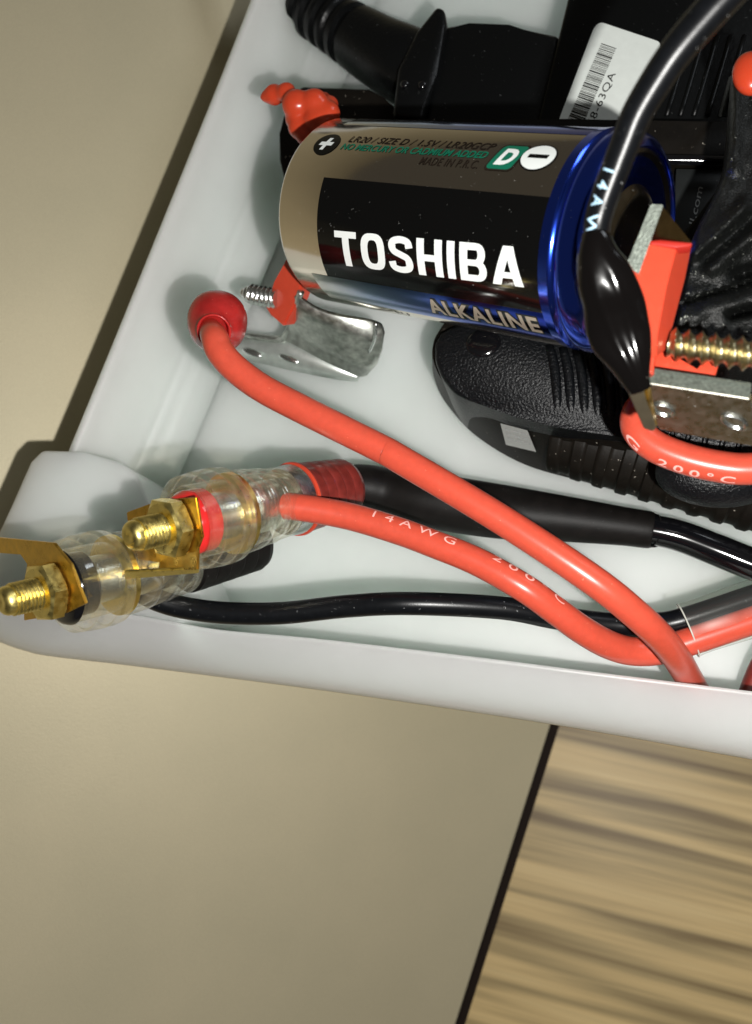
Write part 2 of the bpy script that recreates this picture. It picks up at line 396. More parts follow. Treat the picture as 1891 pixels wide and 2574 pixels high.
# ================================================================== TRAY
tray = thing('plastic_tray', 'shallow white translucent plastic tray holding the battery and wires', 'tray', P(900, 1100, 0))
def rail(pts, z, dx=0): return catmull([P(x+dx, y, z) for x, y in pts], 8)
LW = [(690, -150), (655, -60), (560, 185), (410, 555), (290, 850), (178, 1122), (120, 1260), (60, 1420)]
def leftrow(z, offs):
    return catmull([P(x+o, y, z) for (x, y), o in zip(LW, offs)], 8)
def lw(z, a, b): return leftrow(z, [a+(b-a)*i/7 for i in range(8)])
rows = [lw(-.1, 100, 130), lw(1.2, 22, 26), lw(1.9, -1, 0), lw(1.97, 3, 4), lw(2.0, 9, 12), lw(1.96, 18, 22), lw(1.75, 45, 42), lw(1.1, 120, 105), lw(.62, 176, 160), lw(.42, 196, 178), lw(.40, 206, 186), lw(.26, 225, 205), lw(.08, 262, 245), lw(0.0, 300, 285), lw(-.0, 320, 300)]
bm_link('side_wall', grid(rows), M['tray'], tray)
# floor of the tray
fr = P(2300, 1700, 0)
bm = bmesh.new()

# front wall: inner face, rounded rim, broad sloping apron and a thin lip
FT = [(-80, 1455), (0, 1498), (120, 1518), (300, 1540), (430, 1562), (560, 1584), (800, 1606), (1200, 1652), (1500, 1690), (1891, 1738), (2400, 1800)]
FB = [(-190, 1500), (-80, 1575), (0, 1612), (60, 1633), (130, 1648), (350, 1674), (800, 1732), (1200, 1790), (1500, 1838), (1891, 1908), (2400, 2000)]
def row(pts, z, dy=0, dw=None):
    r = catmull([P(x, y+dy, z) for x, y in pts], 8)
    return [p+dw for p in r] if dw else r
base_in = [V((p.x, p.y-.40, -.01)) for p in row(FT, 2.3)]
bl = lw(-.008, 290, 275)
bm = bmesh.new(); fp = [V((p.x, p.y, -.012)) for p in base_in]
bm.faces.new([bm.verts.new(V((p.x, p.y, -.012))) for p in bl+fp+[V((fp[-1].x, bl[0].y, 0))]])
bmesh.ops.triangulate(bm, faces=bm.faces[:])
bm_link('base', bm, M['tray'], tray, False)
mid_in = [V((p.x, p.y-.30, 1.45)) for p in row(FT, 2.3)]
rows = [base_in, mid_in, [V((p.x, p.y+.005, 2.1)) for p in row(FT, 2.26, 0)], row(FT, 2.26, 0), row(FT, 2.3, 4), row(FT, 2.27, 12)]
A_, B2 = row(FT, 2.27, 12), row(FB, 1.15, -7)
for k in (.25, .5, .75, 1):
    rows.append([a*(1-k)+b*k+V((0, 0, .10*math.sin(math.pi*k))) for a, b in zip(A_, B2)])
rows += [row(FB, 1.07, -3), row(FB, 1.06, 0), row(FB, 1.0, 2), [p+V((0, .25, -.02)) for p in row(FB, .98, 0)], [p+V((0, .35, -.9)) for p in row(FB, .98, 0)]]
bm_link('front_wall', grid(rows), M['tray'], tray)
# swollen corner that carries the two terminals
def blob_prism(outline, z, depth, bev): return prism(outline, z, depth, bev, seg=4)
cor = [(104, 1131), (205, 1133), (300, 1160), (345, 1195), (385, 1290), (470, 1420), (520, 1545), (430, 1572), (300, 1552), (120, 1530), (0, 1508), (-60, 1480), (-30, 1400), (75, 1160)]
bm_link('corner_block', blob_prism(cor, 2.12, 1.9, .09), M['tray'], tray, True, 60)
bm = bmesh.new()
rb = Path([(205, 1150, 2.13, .05), (190, 1210, 2.13, .06), (172, 1280, 2.13, .06), (158, 1318, 2.10, .05)], 6); rb.mesh(10, True, bm)
bm.free()

# ================================================================== BATTERY
bA, bZ = P(805, 528, 2.95), P(1520, 612, 5.05)
bL = (bZ-bA).length; ba = (bZ-bA).normalized(); vv = CAM-(bA+bZ)/2
be1 = (vv-ba*vv.dot(ba)).normalized(); be2 = ba.cross(be1)
if be2.dot(CU) < 0: be2 = -be2
BR = 1.66
def bs(t, ph, r=BR+.004):
    p = math.radians(ph); return bA+ba*t+(be1*math.cos(p)+be2*math.sin(p))*r
bat = thing('d_cell_battery', 'big D cell battery with silver, black and blue TOSHIBA ALKALINE wrapper', 'battery', bA+ba*3.4)
def blathe(prof, seg=96): return lathe(bA, ba, prof, seg, e=(be1, be2))
bm_link('can', blathe([(.36, .45), (.36, .52), (.45, .6), (.45, 1.3), (.47, 1.52), (.52, 1.62), (.60, BR), (3, BR), (5.9, BR), (6.02, BR-.01)]), M['can'], bat, True, 40)
bm_link('positive_terminal', blathe([(.15, .01), (.16, .4), (.2, .45), (.4, .46)], 32), M['zinc'], bat, True, 40)
bm_link('end_ring', blathe([(5.90, BR+.004), (5.98, BR+.012), (6.06, BR+.02), (6.10, BR-.03), (6.14, BR-.035), (6.18, BR+.005), (6.26, BR+.02), (6.36, BR+.0), (6.46, BR-.05), (6.54, BR-.14), (6.57, BR-.22), (6.55, BR-.235), (6.48, BR-.24)]), M['bluering'], bat, True, 50)
bm_link('negative_terminal', blathe([(6.46, BR-.23), (6.52, BR-.25), (6.53, BR-.31), (6.50, BR-.35), (6.45, BR-.40), (6.46, .95), (6.50, .86), (6.56, .80), (6.57, .70), (6.55, .4), (6.55, .05)]), M['endcap'], bat, True, 40)
def bquad(t0, t1, p0, p1, m, name, r=BR+.004, n=(10, 16), pts=None):
    bm = poly_bm(pts or ((0, 0), (1, 0), (1, 1), (0, 1)), n); warp(bm, lambda u, v: bs(t0+(t1-t0)*u, p0+(p1-p0)*v, r))
    o = flat(name, bm, m, bat)
    for p in o.data.polygons: p.use_smooth = True
    return o
bquad(1.5, 5.90, -41, 18.8, M['inkblack'], 'black_panel', n=(4, 30))
# blue foil band, fading to bare steel at its left end
def bandmat():
    m = bpy.data.materials.new('blue_fading_foil'); m.use_nodes = True
    N = m.node_tree.nodes; L = m.node_tree.links; b = N['Principled BSDF']; b.inputs['Metallic'].default_value = 1; b.inputs['Roughness'].default_value = .13
    at = N.new('ShaderNodeAttribute'); at.attribute_name = 'along'
    r = N.new('ShaderNodeValToRGB'); e = r.color_ramp.elements
    e[0].position = 0; e[0].color = (.62, .60, .55, 1); e[1].position = 1; e[1].color = (.02, .05, .5, 1)
    x = e.new(.25); x.color = (.30, .38, .55, 1); x = e.new(.6); x.color = (.05, .11, .5, 1)
    L.new(at.outputs['Fac'], r.inputs[0]); L.new(r.outputs[0], b.inputs['Base Color']); return m
M['band'] = bandmat()
def band(p0, p1, name, t0=1.1):
    bm = bmesh.new(); rows = [[bs(t0+(5.9-t0)*i/20, p0+(p1-p0)*j/16, BR+.003) for j in range(17)] for i in range(21)]
    grid(rows, bm=bm); me = bpy.data.meshes.new(name); bm.to_mesh(me); bm.free()
    a = me.attributes.new('along', 'FLOAT', 'POINT')
    for i in range(21):
        for j in range(17): a.data[i*17+j].value = i/20
    return link(name, me, M['band'], bat)
band(-41.3, -66, 'blue_band'); band(62, 84, 'blue_band')
def btext(s, t0, t1, p0, p1, m, name, bold=0, shear=0, r=BR+.0056, cuts=(24, 8), spacing=1):
    bm = text_bm(s, bold, shear, spacing, cuts); warp(bm, lambda u, v: bs(t0+(t1-t0)*u, p0+(p1-p0)*v, r))
    return flat(name, bm, m, bat)
# heavy grotesque capitals drawn as outlines
def heavy(s, w=.62, st=.2, gap=.135):
    """list of (x offset, polygon pieces) in cap-height units"""
    out = []; x = 0
    def rect(a, b, c, d): return [(a, b), (c, b), (c, d), (a, d)]
    def ring(w_, y0, y1, s_, sv, full=True, a0=0, a1=360, n=28, pw=3.0):
        cx, cy = w_/2, (y0+y1)/2; q = []
        def sup(a, rx, ry):
            c, s2 = math.cos(a), math.sin(a)
            return cx+rx*math.copysign(abs(c)**(2/pw), c), cy+ry*math.copysign(abs(s2)**(2/pw), s2)
        for i in range(n):
            t1, t2 = [math.radians(a0+(a1-a0)*(i+k)/n) for k in (0, 1)]
            o1, o2 = sup(t1, w_/2, (y1-y0)/2), sup(t2, w_/2, (y1-y0)/2)
            i1, i2 = sup(t1, w_/2-s_, (y1-y0)/2-sv), sup(t2, w_/2-s_, (y1-y0)/2-sv)
            q.append([o1, o2, i2, i1])
        return q
    for ch in s:
        if ch == 'T': ps = [rect(0, .82, .72, 1), rect(.25, 0, .47, .82)]; ww = .72
        elif ch == 'O': ww = .76; ps = ring(ww, -.01, 1.01, .22, .18)
        elif ch == 'S':
            ww = .72; cl_ = catmull([V((x_, y_, 0)) for x_, y_ in ((.63, .70), (.58, .86), (.36, .915), (.15, .86), (.11, .73), (.17, .60), (.36, .515), (.55, .43), (.61, .29), (.57, .14), (.36, .085), (.13, .14), (.08, .31))], 4)
            lf_ = []
            for i_, p_ in enumerate(cl_):
                t_ = (cl_[min(i_+1, len(cl_)-1)]-cl_[max(i_-1, 0)]).normalized(); h_ = .112-.02*abs(t_.x)
                lf_.append(((p_.x-t_.y*h_, p_.y+t_.x*h_), (p_.x+t_.y*h_, p_.y-t_.x*h_)))
            ps = [[a_[0], b_[0], b_[1], a_[1]] for a_, b_ in zip(lf_, lf_[1:])]
        elif ch == 'H': ww = .74; ps = [rect(0, 0, .22, 1), rect(.52, 0, .74, 1), rect(.22, .41, .52, .59)]
        elif ch == 'I': ww = .22; ps = [rect(0, 0, .22, 1)]
        elif ch == 'B':
            ww = .74
            ps = [rect(0, 0, .22, 1), rect(.22, .82, .45, 1), rect(.22, .42, .48, .58), rect(.22, 0, .48, .18)]
            for (y0, y1, xr) in ((.42, 1.0, .70), (0, .58, .74)):
                n = 10; cy = (y0+y1)/2; ry = (y1-y0)/2; x0 = .42
                for i in range(n):
                    a1, a2 = [math.radians(-90+180*(i+k)/n) for k in (0, 1)]
                    f_ = lambda a, rx, r2: (x0+rx*abs(math.cos(a))**.75, cy+r2*math.sin(a))
                    ps.append([f_(a1, xr-x0, ry), f_(a2, xr-x0, ry), f_(a2, max(.02, xr-x0-.2), ry-.16), f_(a1, max(.02, xr-x0-.2), ry-.16)])
        elif ch == 'A':
            ww = .82; ps = [[(0, 0), (.23, 0), (.50, 1), (.28, 1)], [(.59, 0), (.82, 0), (.54, 1), (.32, 1)], rect(.20, .19, .62, .35)]
        out.append((x, ps)); x += ww+gap
    return out, x-gap
let, tw = heavy('TOSHIBA')
for x0, ps in let:
    bm = bmesh.new()
    for pl in ps:
        try: bm.faces.new([bm.verts.new(((x0+a)/tw, b, 0)) for a, b in pl])
        except ValueError: pass
    cut(bm, (14, 6))
    warp(bm, lambda u, v: bs(1.90+(5.66-1.90)*u, (-31.2+4.4*u)+((-10.4+4.0*u)-(-31.2+4.4*u))*v, BR+.0056))
    bmesh.ops.remove_doubles(bm, verts=bm.verts, dist=.0005)
    flat('brand_letter', bm, M['inkwhite'], bat)
btext('ALKALINE', 3.58, 5.78, -60, -44.5, M['inkblack'], 'word_outline', bold=.10, r=BR+.0056, spacing=1.08)
btext('ALKALINE', 3.60, 5.76, -59, -45.5, M['silverletter'], 'word_lettering', bold=.03, r=BR+.0076, spacing=1.12)
btext('LR20 / SIZE D / 1.5V / LR20GCP', 1.62, 4.58, 43.9, 49.2, M['inkdark'], 'type_line', shear=.25, bold=.004)
btext('NO MERCURY OR CADMIUM ADDED', 1.56, 4.55, 37.6, 42.5, M['inkgreen'], 'mercury_line', shear=.25, bold=.022)
btext('MADE IN P.R.C.', 3.36, 4.48, 31.0, 36.2, M['inkdark'], 'origin_line', shear=.2, bold=.004, spacing=1.1)
btext('EU', 2.55, 2.85, -74.5, -69.5, M['inkdark'], 'small_mark', bold=.004)
def bdisc(tc_, pc, rt, rp, m, name, r):
    pts = [(.5+.5*math.cos(2*math.pi*k/40), .5+.5*math.sin(2*math.pi*k/40)) for k in range(40)]
    return bquad(tc_-rt, tc_+rt, pc-rp, pc+rp, m, name, r, (6, 6), pts)
bdisc(1.19, 41.3, .27, 8.6, M['inkblack'], 'plus_badge', BR+.0057)
bm = poly_bm([(.36, .08), (.6, .08), (.6, .38), (.92, .38), (.92, .62), (.6, .62), (.6, .92), (.36, .92), (.36, .62), (.06, .62), (.06, .38), (.36, .38)], (4, 4))
warp(bm, lambda u, v: bs(1.19+.34*(u-.5)+.09*(v-.5), 41.3+11.5*(v-.5), BR+.0088)); flat('plus_sign', bm, M['inkwhite'], bat)
bdisc(5.42, 41.0, .30, 9.0, M['inkblack'], 'minus_badge_rim', BR+.0057)
bdisc(5.42, 41.0, .275, 8.2, M['inkwhite'], 'minus_badge', BR+.0072)
bm = poly_bm([(.1, .38), (.9, .38), (.9, .62), (.1, .62)], (4, 2))
warp(bm, lambda u, v: bs(5.42+.42*(u-.5)+.06*(v-.5), 41.2+11*(v-.5), BR+.0098)); flat('minus_sign', bm, M['inkblack'], bat)
def rr(x0, y0, x1, y1, r, n=5):
    o = []
    for cx, cy, a in ((x1-r, y1-r, 0), (x0+r, y1-r, 90), (x0+r, y0+r, 180), (x1-r, y0+r, 270)):
        for k in range(n+1):
            t = math.radians(a+90*k/n); o.append((cx+r*math.cos(t), cy+r*math.sin(t)))
    return o
for (pad, m, nm, r_) in ((.06, M['inkdark'], 'size_badge_rim', BR+.0057), (0, M['inkgreen'], 'size_badge', BR+.0072)):
    bm = poly_bm(rr(-pad, -pad, 1+pad, 1+pad, .16), (4, 6))
    warp(bm, lambda u, v: bs(4.62+.44*u+.13*v, 31.6+16.2*v, r_)); flat(nm, bm, m, bat)
bm = text_bm('D', .05, 0, 1, (4, 6)); warp(bm, lambda u, v: bs(4.73+.28*u+.10*v, 34.2+11.2*v, BR+.0088)); flat('size_letter', bm, M['inkwhite'], bat)

# ================================================================== WIRES
def wire(name, pts, m, label, cat='wire', group=None, part='insulation', n=12):
    pth = Path(pts, n); t = thing(name, label, cat, pth.p[len(pth.p)//2], group)
    bm_link(part, pth.mesh(28), m, t); return t, pth
def wtext(pth, s, d0, length, a0, h, m, parent, name='printing', bold=0, spacing=1.2, flip=False, shear=0):
    bm = text_bm(s, bold, shear, spacing, (int(length/.06)+2, 5))
    def fn(u, v):
        if flip: u, v = 1-u, 1-v
        return pth.at(d0+length*u, math.radians(a0+h*(v-.5)), .006)
    warp(bm, fn); o = flat(name, bm, m, parent); o['kind'] = 'stuff'; return o
# long red wire with its vinyl boot
tA, pA = wire('red_wire', [(528, 826, 4.3, .2), (540, 850, 4.7, .235), (554, 884, 4.75, .24), (590, 925, 4.7, .24), (656, 974, 4.6, .24), (754, 1026, 4.5, .24), (951, 1124, 4.4, .235), (1007, 1155, 4.4, .235), (1259, 1305, 4.35, .235), (1488, 1456, 4.2, .235), (1600, 1545, 3.8, .235), (1664, 1606, 3.2, .235), (1702, 1655, 2.5, .235), (1728, 1698, 1.65, .235), (1748, 1732, .9, .235), (1762, 1760, .3, .235)], M['red'],
    'long plain red silicone wire sloping from the round red boot to the front wall', group='red silicone wires')
bc = P(546, 808, 4.0); ax = (CAM-bc).normalized(); axd = (ax+CR*-.10-CU*.28).normalized()
u1 = (CR-axd*CR.dot(axd)).normalized(); u2 = axd.cross(u1)
prof = [(-.62, .02), (-.60, .2), (-.5, .36), (-.32, .50), (-.1, .55), (.12, .54), (.3, .46), (.44, .36), (.52, .30), (.60, .285), (.655, .30), (.66, .275), (.6, .245), (.4, .22)]
bm = lathe(bc, axd, prof, 40, e=(u1, u2))
for v in bm.verts:
    k = v.co-bc; v.co += k*(.035*math.sin(k.dot(u1)*5+1)*math.cos(k.dot(u2)*4))-u2*max(0, -k.dot(u2))*.05
bm_link('boot', bm, M['boot'], tA)
# lettered red wire from the red terminal
tB, pB = wire('red_wire', [(560, 1290, 3.9, .235), (607, 1281, 3.85, .235), (670, 1275, 3.8, .235), (733, 1273, 3.7, .235), (870, 1296, 3.55, .235), (1000, 1334, 3.5, .235), (1087, 1366, 3.5, .235), (1200, 1412, 3.5, .235), (1316, 1477, 3.45, .235), (1400, 1537, 3.15, .235), (1465, 1584, 2.8, .24), (1530, 1620, 2.4, .245), (1590, 1637, 2.1, .245), (1660, 1634, 2.0, .245), (1751, 1607, 2.0, .24), (1891, 1560, 2.0, .24), (2050, 1510, 2.0, .24)], M['red'],
    'red wire lettered 14AWG 200°C from the red terminal to the clear sleeve', group='red silicone wires')
d0 = pB.d_at(938, 1300)
wtext(pB, '14AWG', d0, pB.d_at(1150, 1375)-d0, 42, 36, M['wiretextpink'], tB, spacing=1.7)
d1 = pB.d_at(1235, 1428)
wtext(pB, '200°C', d1, pB.d_at(1400, 1530)-d1, 58, 36, M['wiretextpink'], tB, spacing=1.6)
# black wire from the black terminal
tC, pC = wire('black_wire', [(300, 1462, 3.6, .2), (349, 1484, 3.4, .2), (400, 1510, 3.25, .2), (470, 1529, 3.1, .2), (572, 1541, 3.0, .2), (710, 1541, 2.95, .2), (870, 1524, 2.95, .2), (1030, 1517, 3.0, .2), (1259, 1528, 2.6, .2), (1400, 1553, 2.2, .205), (1540, 1570, 1.9, .21), (1640, 1570, 1.85, .21), (1717, 1558, 1.9, .21), (1891, 1502, 1.9, .21), (2050, 1450, 1.9, .21)], M['black'],
    'glossy black wire lying along the front wall from the black terminal')
# clear shrink sleeve
slv = Path([(1730, 1584, 1.98, .47, .6), (1765, 1572, 1.98, .46, .6), (1830, 1550, 1.98, .47, .6), (1891, 1530, 1.96, .48, .6), (2050, 1480, 1.95, .48, .6)], 8)
bm = slv.mesh(32, False)
bmesh.ops.recalc_face_normals(bm, faces=bm.faces)
o = bm_link('clear_sleeve', bm, M['film'], None); tag(o, 'clear shrink sleeve binding the black wire and the lettered red wire at right', 'sleeve')

def ring_tube(pts, r, seg=8, closed=True):
    n = len(pts); rows = []
    cen = sum(pts, V((0, 0, 0)))/n
    for i, p in enumerate(pts):
        t = (pts[(i+1) % n]-pts[i-1]).normalized(); a = (p-cen).normalized(); a = (a-t*a.dot(t)).normalized(); b = t.cross(a)
        rows.append([p+(a*math.cos(2*math.pi*j/seg)+b*math.sin(2*math.pi*j/seg))*r for j in range(seg)])
    rows.append(rows[0]); return grid(rows, True)
m0 = [slv.p[0]+slv.c[0]*(slv.r[0]*math.cos(a_)*slv.f[0])+slv.b[0]*(slv.r[0]*math.sin(a_)) for a_ in [2*math.pi*k/40 for k in range(40)]]
OFF[o] = V((0, 0, 0)); bm_link('cut_rim', ring_tube(m0, .014), mat('frosted_edge', (.62, .62, .55), .35, alpha=.7), o)
# thick black wire arching over the battery end
RNG = (P(1502, 570, 7.7)-CAM).length
def zr(x, y, k=0): return (CAM+ray(x, y).normalized()*(RNG+k)).z
tD, pD = wire('black_wire', [(x, y, zr(x, y, k), r) for x, y, k, r in ((1990, -190, .1, .20), (1880, -70, .1, .20), (1790, 25, .05, .205), (1700, 130, 0, .20), (1640, 220, 0, .195), (1600, 290, 0, .19), (1574, 355, 0, .185), (1545, 430, 0, .18), (1519, 500, 0, .175), (1502, 560, 0, .17), (1500, 620, .08, .165))], M['black'],
    'thick black wire with pale 14AW lettering arching over the blue end of the battery')
d0 = pD.d_at(1530, 425); d1 = pD.d_at(1497, 585)
wtext(pD, '14AW', d0, d1-d0, -24, 46, M['wiretextblue'], tD, bold=.012, spacing=1.75)
slp = Path([(1499, 590, 7.66, .175, 1), (1499, 604, 7.65, .205, .95), (1504, 645, 7.6, .27, .7), (1520, 695, 7.5, .355, .5), (1536, 748, 7.4, .38, .42), (1549, 800, 7.35, .385, .40), (1562, 850, 7.3, .36, .40), (1582, 905, 7.2, .265, .45), (1600, 955, 7.05, .175, .5), (1611, 980, 6.95, .14, .5)], 12)
def creases(s, a):
    a = (a+math.pi) % (2*math.pi)-math.pi
    k = min(1, max(0, (s-.25)/.5))
    return 1+k*(.10*math.exp(-((a+.55-.25*s)/.13)**2)+.07*math.exp(-((a-.2-.15*s)/.10)**2)-.07*math.exp(-((a+.1-.2*s)/.2)**2)+.05*math.sin(s*3.1+a*2)+.03*math.sin(s*7.7-a*3))
bm_link('heat_shrink', slp.mesh(64, True, None, creases), M['sleeve'], tD)
q = [P(1560, 965, 6.95), P(1632, 955, 6.95), P(1650, 1072, 6.4), P(1640, 1082, 6.38), P(1612, 1075, 6.4)]
bm_link('blade_terminal', slab([P(1572, 970, 6.98), P(1622, 962, 6.98), P(1650, 1078, 6.45), P(1641, 1085, 6.42), P(1619, 1078, 6.42)], npl(q[0], q[1], q[2]), .06, .012), M['blade'], tD, True, 30)
bm_link('blade_terminal_fold', slab([P(1622, 962, 7.0), P(1634, 965, 6.7), P(1654, 1070, 6.2), P(1648, 1077, 6.45)], npl(P(1612, 962, 6.98), P(1634, 965, 6.7), P(1654, 1070, 6.2)), .05, .012), M['brassdark'], tD, True, 30)
# red loop at right
tE, pE = wire('red_wire', [(1760, 1000, 3.9, .24), (1690, 990, 4.1, .24), (1630, 1008, 4.3, .24), (1600, 1045, 4.45, .24), (1606, 1085, 4.5, .24), (1650, 1124, 4.5, .24), (1736, 1157, 4.5, .24), (1830, 1176, 4.5, .24), (1900, 1178, 4.5, .24), (2020, 1170, 4.5, .24)], M['red'],
    'short red wire loop lettered 200°C curling under the perforated steel strip', group='red silicone wires')
d0 = pE.d_at(1668, 1130); d1 = pE.d_at(1850, 1178)
wtext(pE, '200°C', d0, d1-d0, -46, 34, M['wiretextpink'], tE, bold=.01, spacing=1.5)
d0 = pE.d_at(1604, 1085)
wtext(pE, 'G', d0, .2, -46, 34, M['wiretextpink'], tE, bold=.01)
# stub of red wire at the lower right
t, p_ = wire('red_wire', [(1960, 1600, 1.0, .2), (1922, 1660, .9, .2), (1898, 1710, .8, .2), (1870, 1790, .6, .2)], M['knobred'], 'stub of red wire coloured dark like shade at the right end of the front wall', group='red silicone wires')  # dark knob red stands in for shade on this stub

# ================================================================== BINDING POSTS
def post(name, label, A, Z, ring_m, knob_m, dims, lug, red, stud_r=.255):
    a = (Z-A).normalized(); t = thing(name, label, 'terminal', A+a*1.6, 'binding posts in the tray corner')
    v = CAM-A; e1 = (v-a*v.dot(a)).normalized(); e2 = a.cross(e1)
    S = dims
    bm = lathe(A, a, [(.02, .02), (.0, .10), (.0, .165), (.03, .205), (.08, .232), (.18, .235)], 28, e=(e1, e2))
    thread(A, a, .16, S['stud'], stud_r-.022, .035, .062, bm=bm, per=6)
    bm_link('stud', bm, M['brass'], t, True, 60)
    # hexagonal nut with chamfered corners
    tn, hn, rn = S['nut'], .28, S['nutr']
    rows = []
    for (dt, k) in ((0, .52), (.0, .8), (.045, 1.0), (hn-.03, 1.0), (hn, .92), (hn, .5)):
        row_ = []
        for j in range(48):
            an = 2*math.pi*j/48+S.get('nrot', .3); hexr = math.cos(math.pi/6)/math.cos(((an-S.get('nrot', .3)) % (math.pi/3))-math.pi/6)
            r_ = rn*min(hexr*1.0, 2) if k == 1.0 else rn*min(hexr, k if k > .6 else k)
            if k == 1.0: r_ = rn*hexr
            row_.append(A+a*(tn+dt)+(e1*math.cos(an)+e2*math.sin(an))*r_)
        rows.append(row_)
    bm_link('nut', grid(rows, True, False, True), M['brass'], t, True, 25)
    # solder lug
    lp = A+a*(tn+hn+.035)
    for i, pl in enumerate(lug):
        bm = slab([onplane(x, y, lp, a) for x, y in pl], -a, .055, .012)
        bm_link('solder_lug', bm, M['brassdark'], t, True, 30)
    tb = tn+hn+S['gap']
    r = S['r']
    ri = .90 if red else 1.14
    bm_link('insulator', lathe(A, a, [(tb, .3), (tb, r*.60*ri), (tb+.03, r*.66*ri), (tb+.10, r*.69*ri), (tb+.14, r*.66), (tb+.24, r*.66), (tb+.46, r*.66)], 48, e=(e1, e2)), ring_m, t, True, 40)
    c = tb+.12
    # clear ribbed collar (outer skin then inner skin)
    pr = [(c, r*.76), (c-.02, r*.90), (c+.03, r*.96), (c+.16, r*.98), (c+.19, r*.93), (c+.24, r*.93), (c+.28, r*1.0), (c+.50, r*1.02), (c+.54, r*.96), (c+.60, r*.96), (c+.64, r*1.02), (c+.80, r*1.0), (c+.86, r*.93), (c+.86, r*.76), (c, r*.76)]
    bm_link('clear_collar', lathe(A, a, pr, 64, e=(e1, e2), capa=False, capb=False), M['clear'], t, True, 30)
    g = c+.88
    bm_link('knurled_ring', lathe(A, a, [(g, .3), (g, r*.86), (g+.10, r*.87), (g+.12, .3)], 60, e=(e1, e2)), M['brass'], t, True, 30)
    pr = []; s = g+.13
    for k in range(3):
        b0 = s+k*S['bar']/3; rr_ = r*(.90-.05*k)
        pr += [(b0, rr_*.98), (b0+.03, rr_), (b0+S['bar']/3-.06, rr_*.975), (b0+S['bar']/3-.01, rr_*.95)]
    pr += [(s+S['bar'], r*.62)]
    pr += [(x, y*.88) for x, y in pr[::-1]]
    bm_link('clear_barrel', lathe(A, a, pr, 56, e=(e1, e2), capa=False, capb=False), M['clear'], t, True, 30)
    bm_link('core', lathe(A, a, [(tb+.3, .2), (tb+.3, r*.5), (s, r*.5), (s+.05, r*.55), (s+S['bar'], r*.55), (s+S['bar']+.05, r*.5), (s+S['bar']+.1, .1)], 40, e=(e1, e2)), M['screwzinc'], t, True, 40)
    q = s+S['bar']+.02
    if red:
        bm_link('chrome_ring', lathe(A, a, [(q, .3), (q, r*.74), (q+.10, r*.78), (q+.26, r*.80), (q+.28, .3)], 56, e=(e1, e2)), M['screwzinc'], t, True, 40)
        bm_link('red_ring', lathe(A, a, [(q+.28, .3), (q+.28, r*.83), (q+.33, r*.84), (q+.36, r*.80), (q+.36, .3)], 56, e=(e1, e2)), M['redplastic'], t, True, 40)
        q += .36
    kl = S['knob']; pr = [(q, .1), (q, r*.74)]
    for k in range(5):
        b0 = q+.03+k*kl/5.2; pr += [(b0, r*(.80-.02*k)), (b0+kl/5.2-.07, r*(.79-.02*k)), (b0+kl/5.2-.04, r*(.765-.02*k))]
    pr += [(q+kl, r*.66), (q+kl+.05, r*.55), (q+kl+.06, .1)]
    bm_link('knob', lathe(A, a, pr, 48, e=(e1, e2)), knob_m, t, True, 30)
    return t, a
A1, Z1 = P(322, 1349, 5.89), P(930, 1212, 1.55)
lug1 = [[(318, 1288), (400, 1258), (492, 1250), (508, 1350), (494, 1378), (496, 1432), (398, 1438), (402, 1412), (330, 1404)]]
pr_, _a = post('binding_post', 'red-ringed clear binding post with brass nut, farther from the tray corner', A1, Z1, M['postred'], M['knobred'],
     dict(stud=1.0, nut=.60, nutr=.50, nrot=.25, r=.80, bar=1.05, knob=1.25, gap=.08), lug1, True)
A2, Z2 = P(2, 1514, 5.89), P(680, 1352, 1.45)
lug2 = [[(-60, 1350), (0, 1352), (135, 1365), (152, 1388), (178, 1418), (215, 1517), (165, 1542), (60, 1560), (60, 1460), (70, 1418), (52, 1392), (0, 1390), (-60, 1392)]]
post('binding_post', 'black-ringed clear binding post at the very corner of the tray', A2, Z2, M['blackgloss'], M['blacksoft'],
     dict(stud=1.0, nut=.60, nutr=.50, nrot=.1, r=.80, bar=1.35, knob=1.7, gap=.08), lug2, False)
# long brass tail of the red post's lug lying across the black post
bm_link('lug_tail', slab([P(314, 1438, 5.0), P(500, 1430, 4.9), P(500, 1441, 4.75), P(314, 1457, 4.8)], npl(P(314, 1438, 5.0), P(500, 1430, 4.9), P(500, 1441, 4.75)), .05, .012), M['brass'], pr_, True, 30)
# ================================================================== SPLICED CABLE
tS, pS = wire('black_cable', [(885, 1220, 1.35, .42), (925, 1224, 1.25, .44), (980, 1236, 1.1, .46), (1080, 1258, 1.05, .54), (1250, 1285, 1.0, .53), (1400, 1302, .95, .45), (1560, 1322, .9, .37), (1632, 1332, .85, .35), (1640, 1333, .85, .30)], M['blacksoft'],
    'fat black cable in dull shrink tubing lying on the tray floor between the wires', 'cable', part='shrink_tube')
p2 = Path([(1600, 1325, .85, .29), (1700, 1345, .85, .295), (1800, 1382, .8, .30), (1891, 1418, .8, .30), (2050, 1480, .8, .30)], 8)
bm_link('jacket', p2.mesh(28), M['blackgloss'], tS)

# ================================================================== LEFT BRACKET AND HOLDER PIECES
brk = thing('steel_bracket', 'bent shiny steel bracket with two slots holding the positive end of the battery', 'bracket', P(800, 880, .6))
zf = lambda x, y: None
def plate(name, pts, th, m, par, bev=.012, sharp=30):
    w_ = [P(*p) for p in pts]; n = npl(w_[0], w_[len(w_)//3], w_[2*len(w_)//3])
    w_ = [onplane(p[0], p[1], w_[0], n) for p in pts]
    return bm_link(name, slab(w_, n, th, bev), m, par, True, sharp), w_[0], n
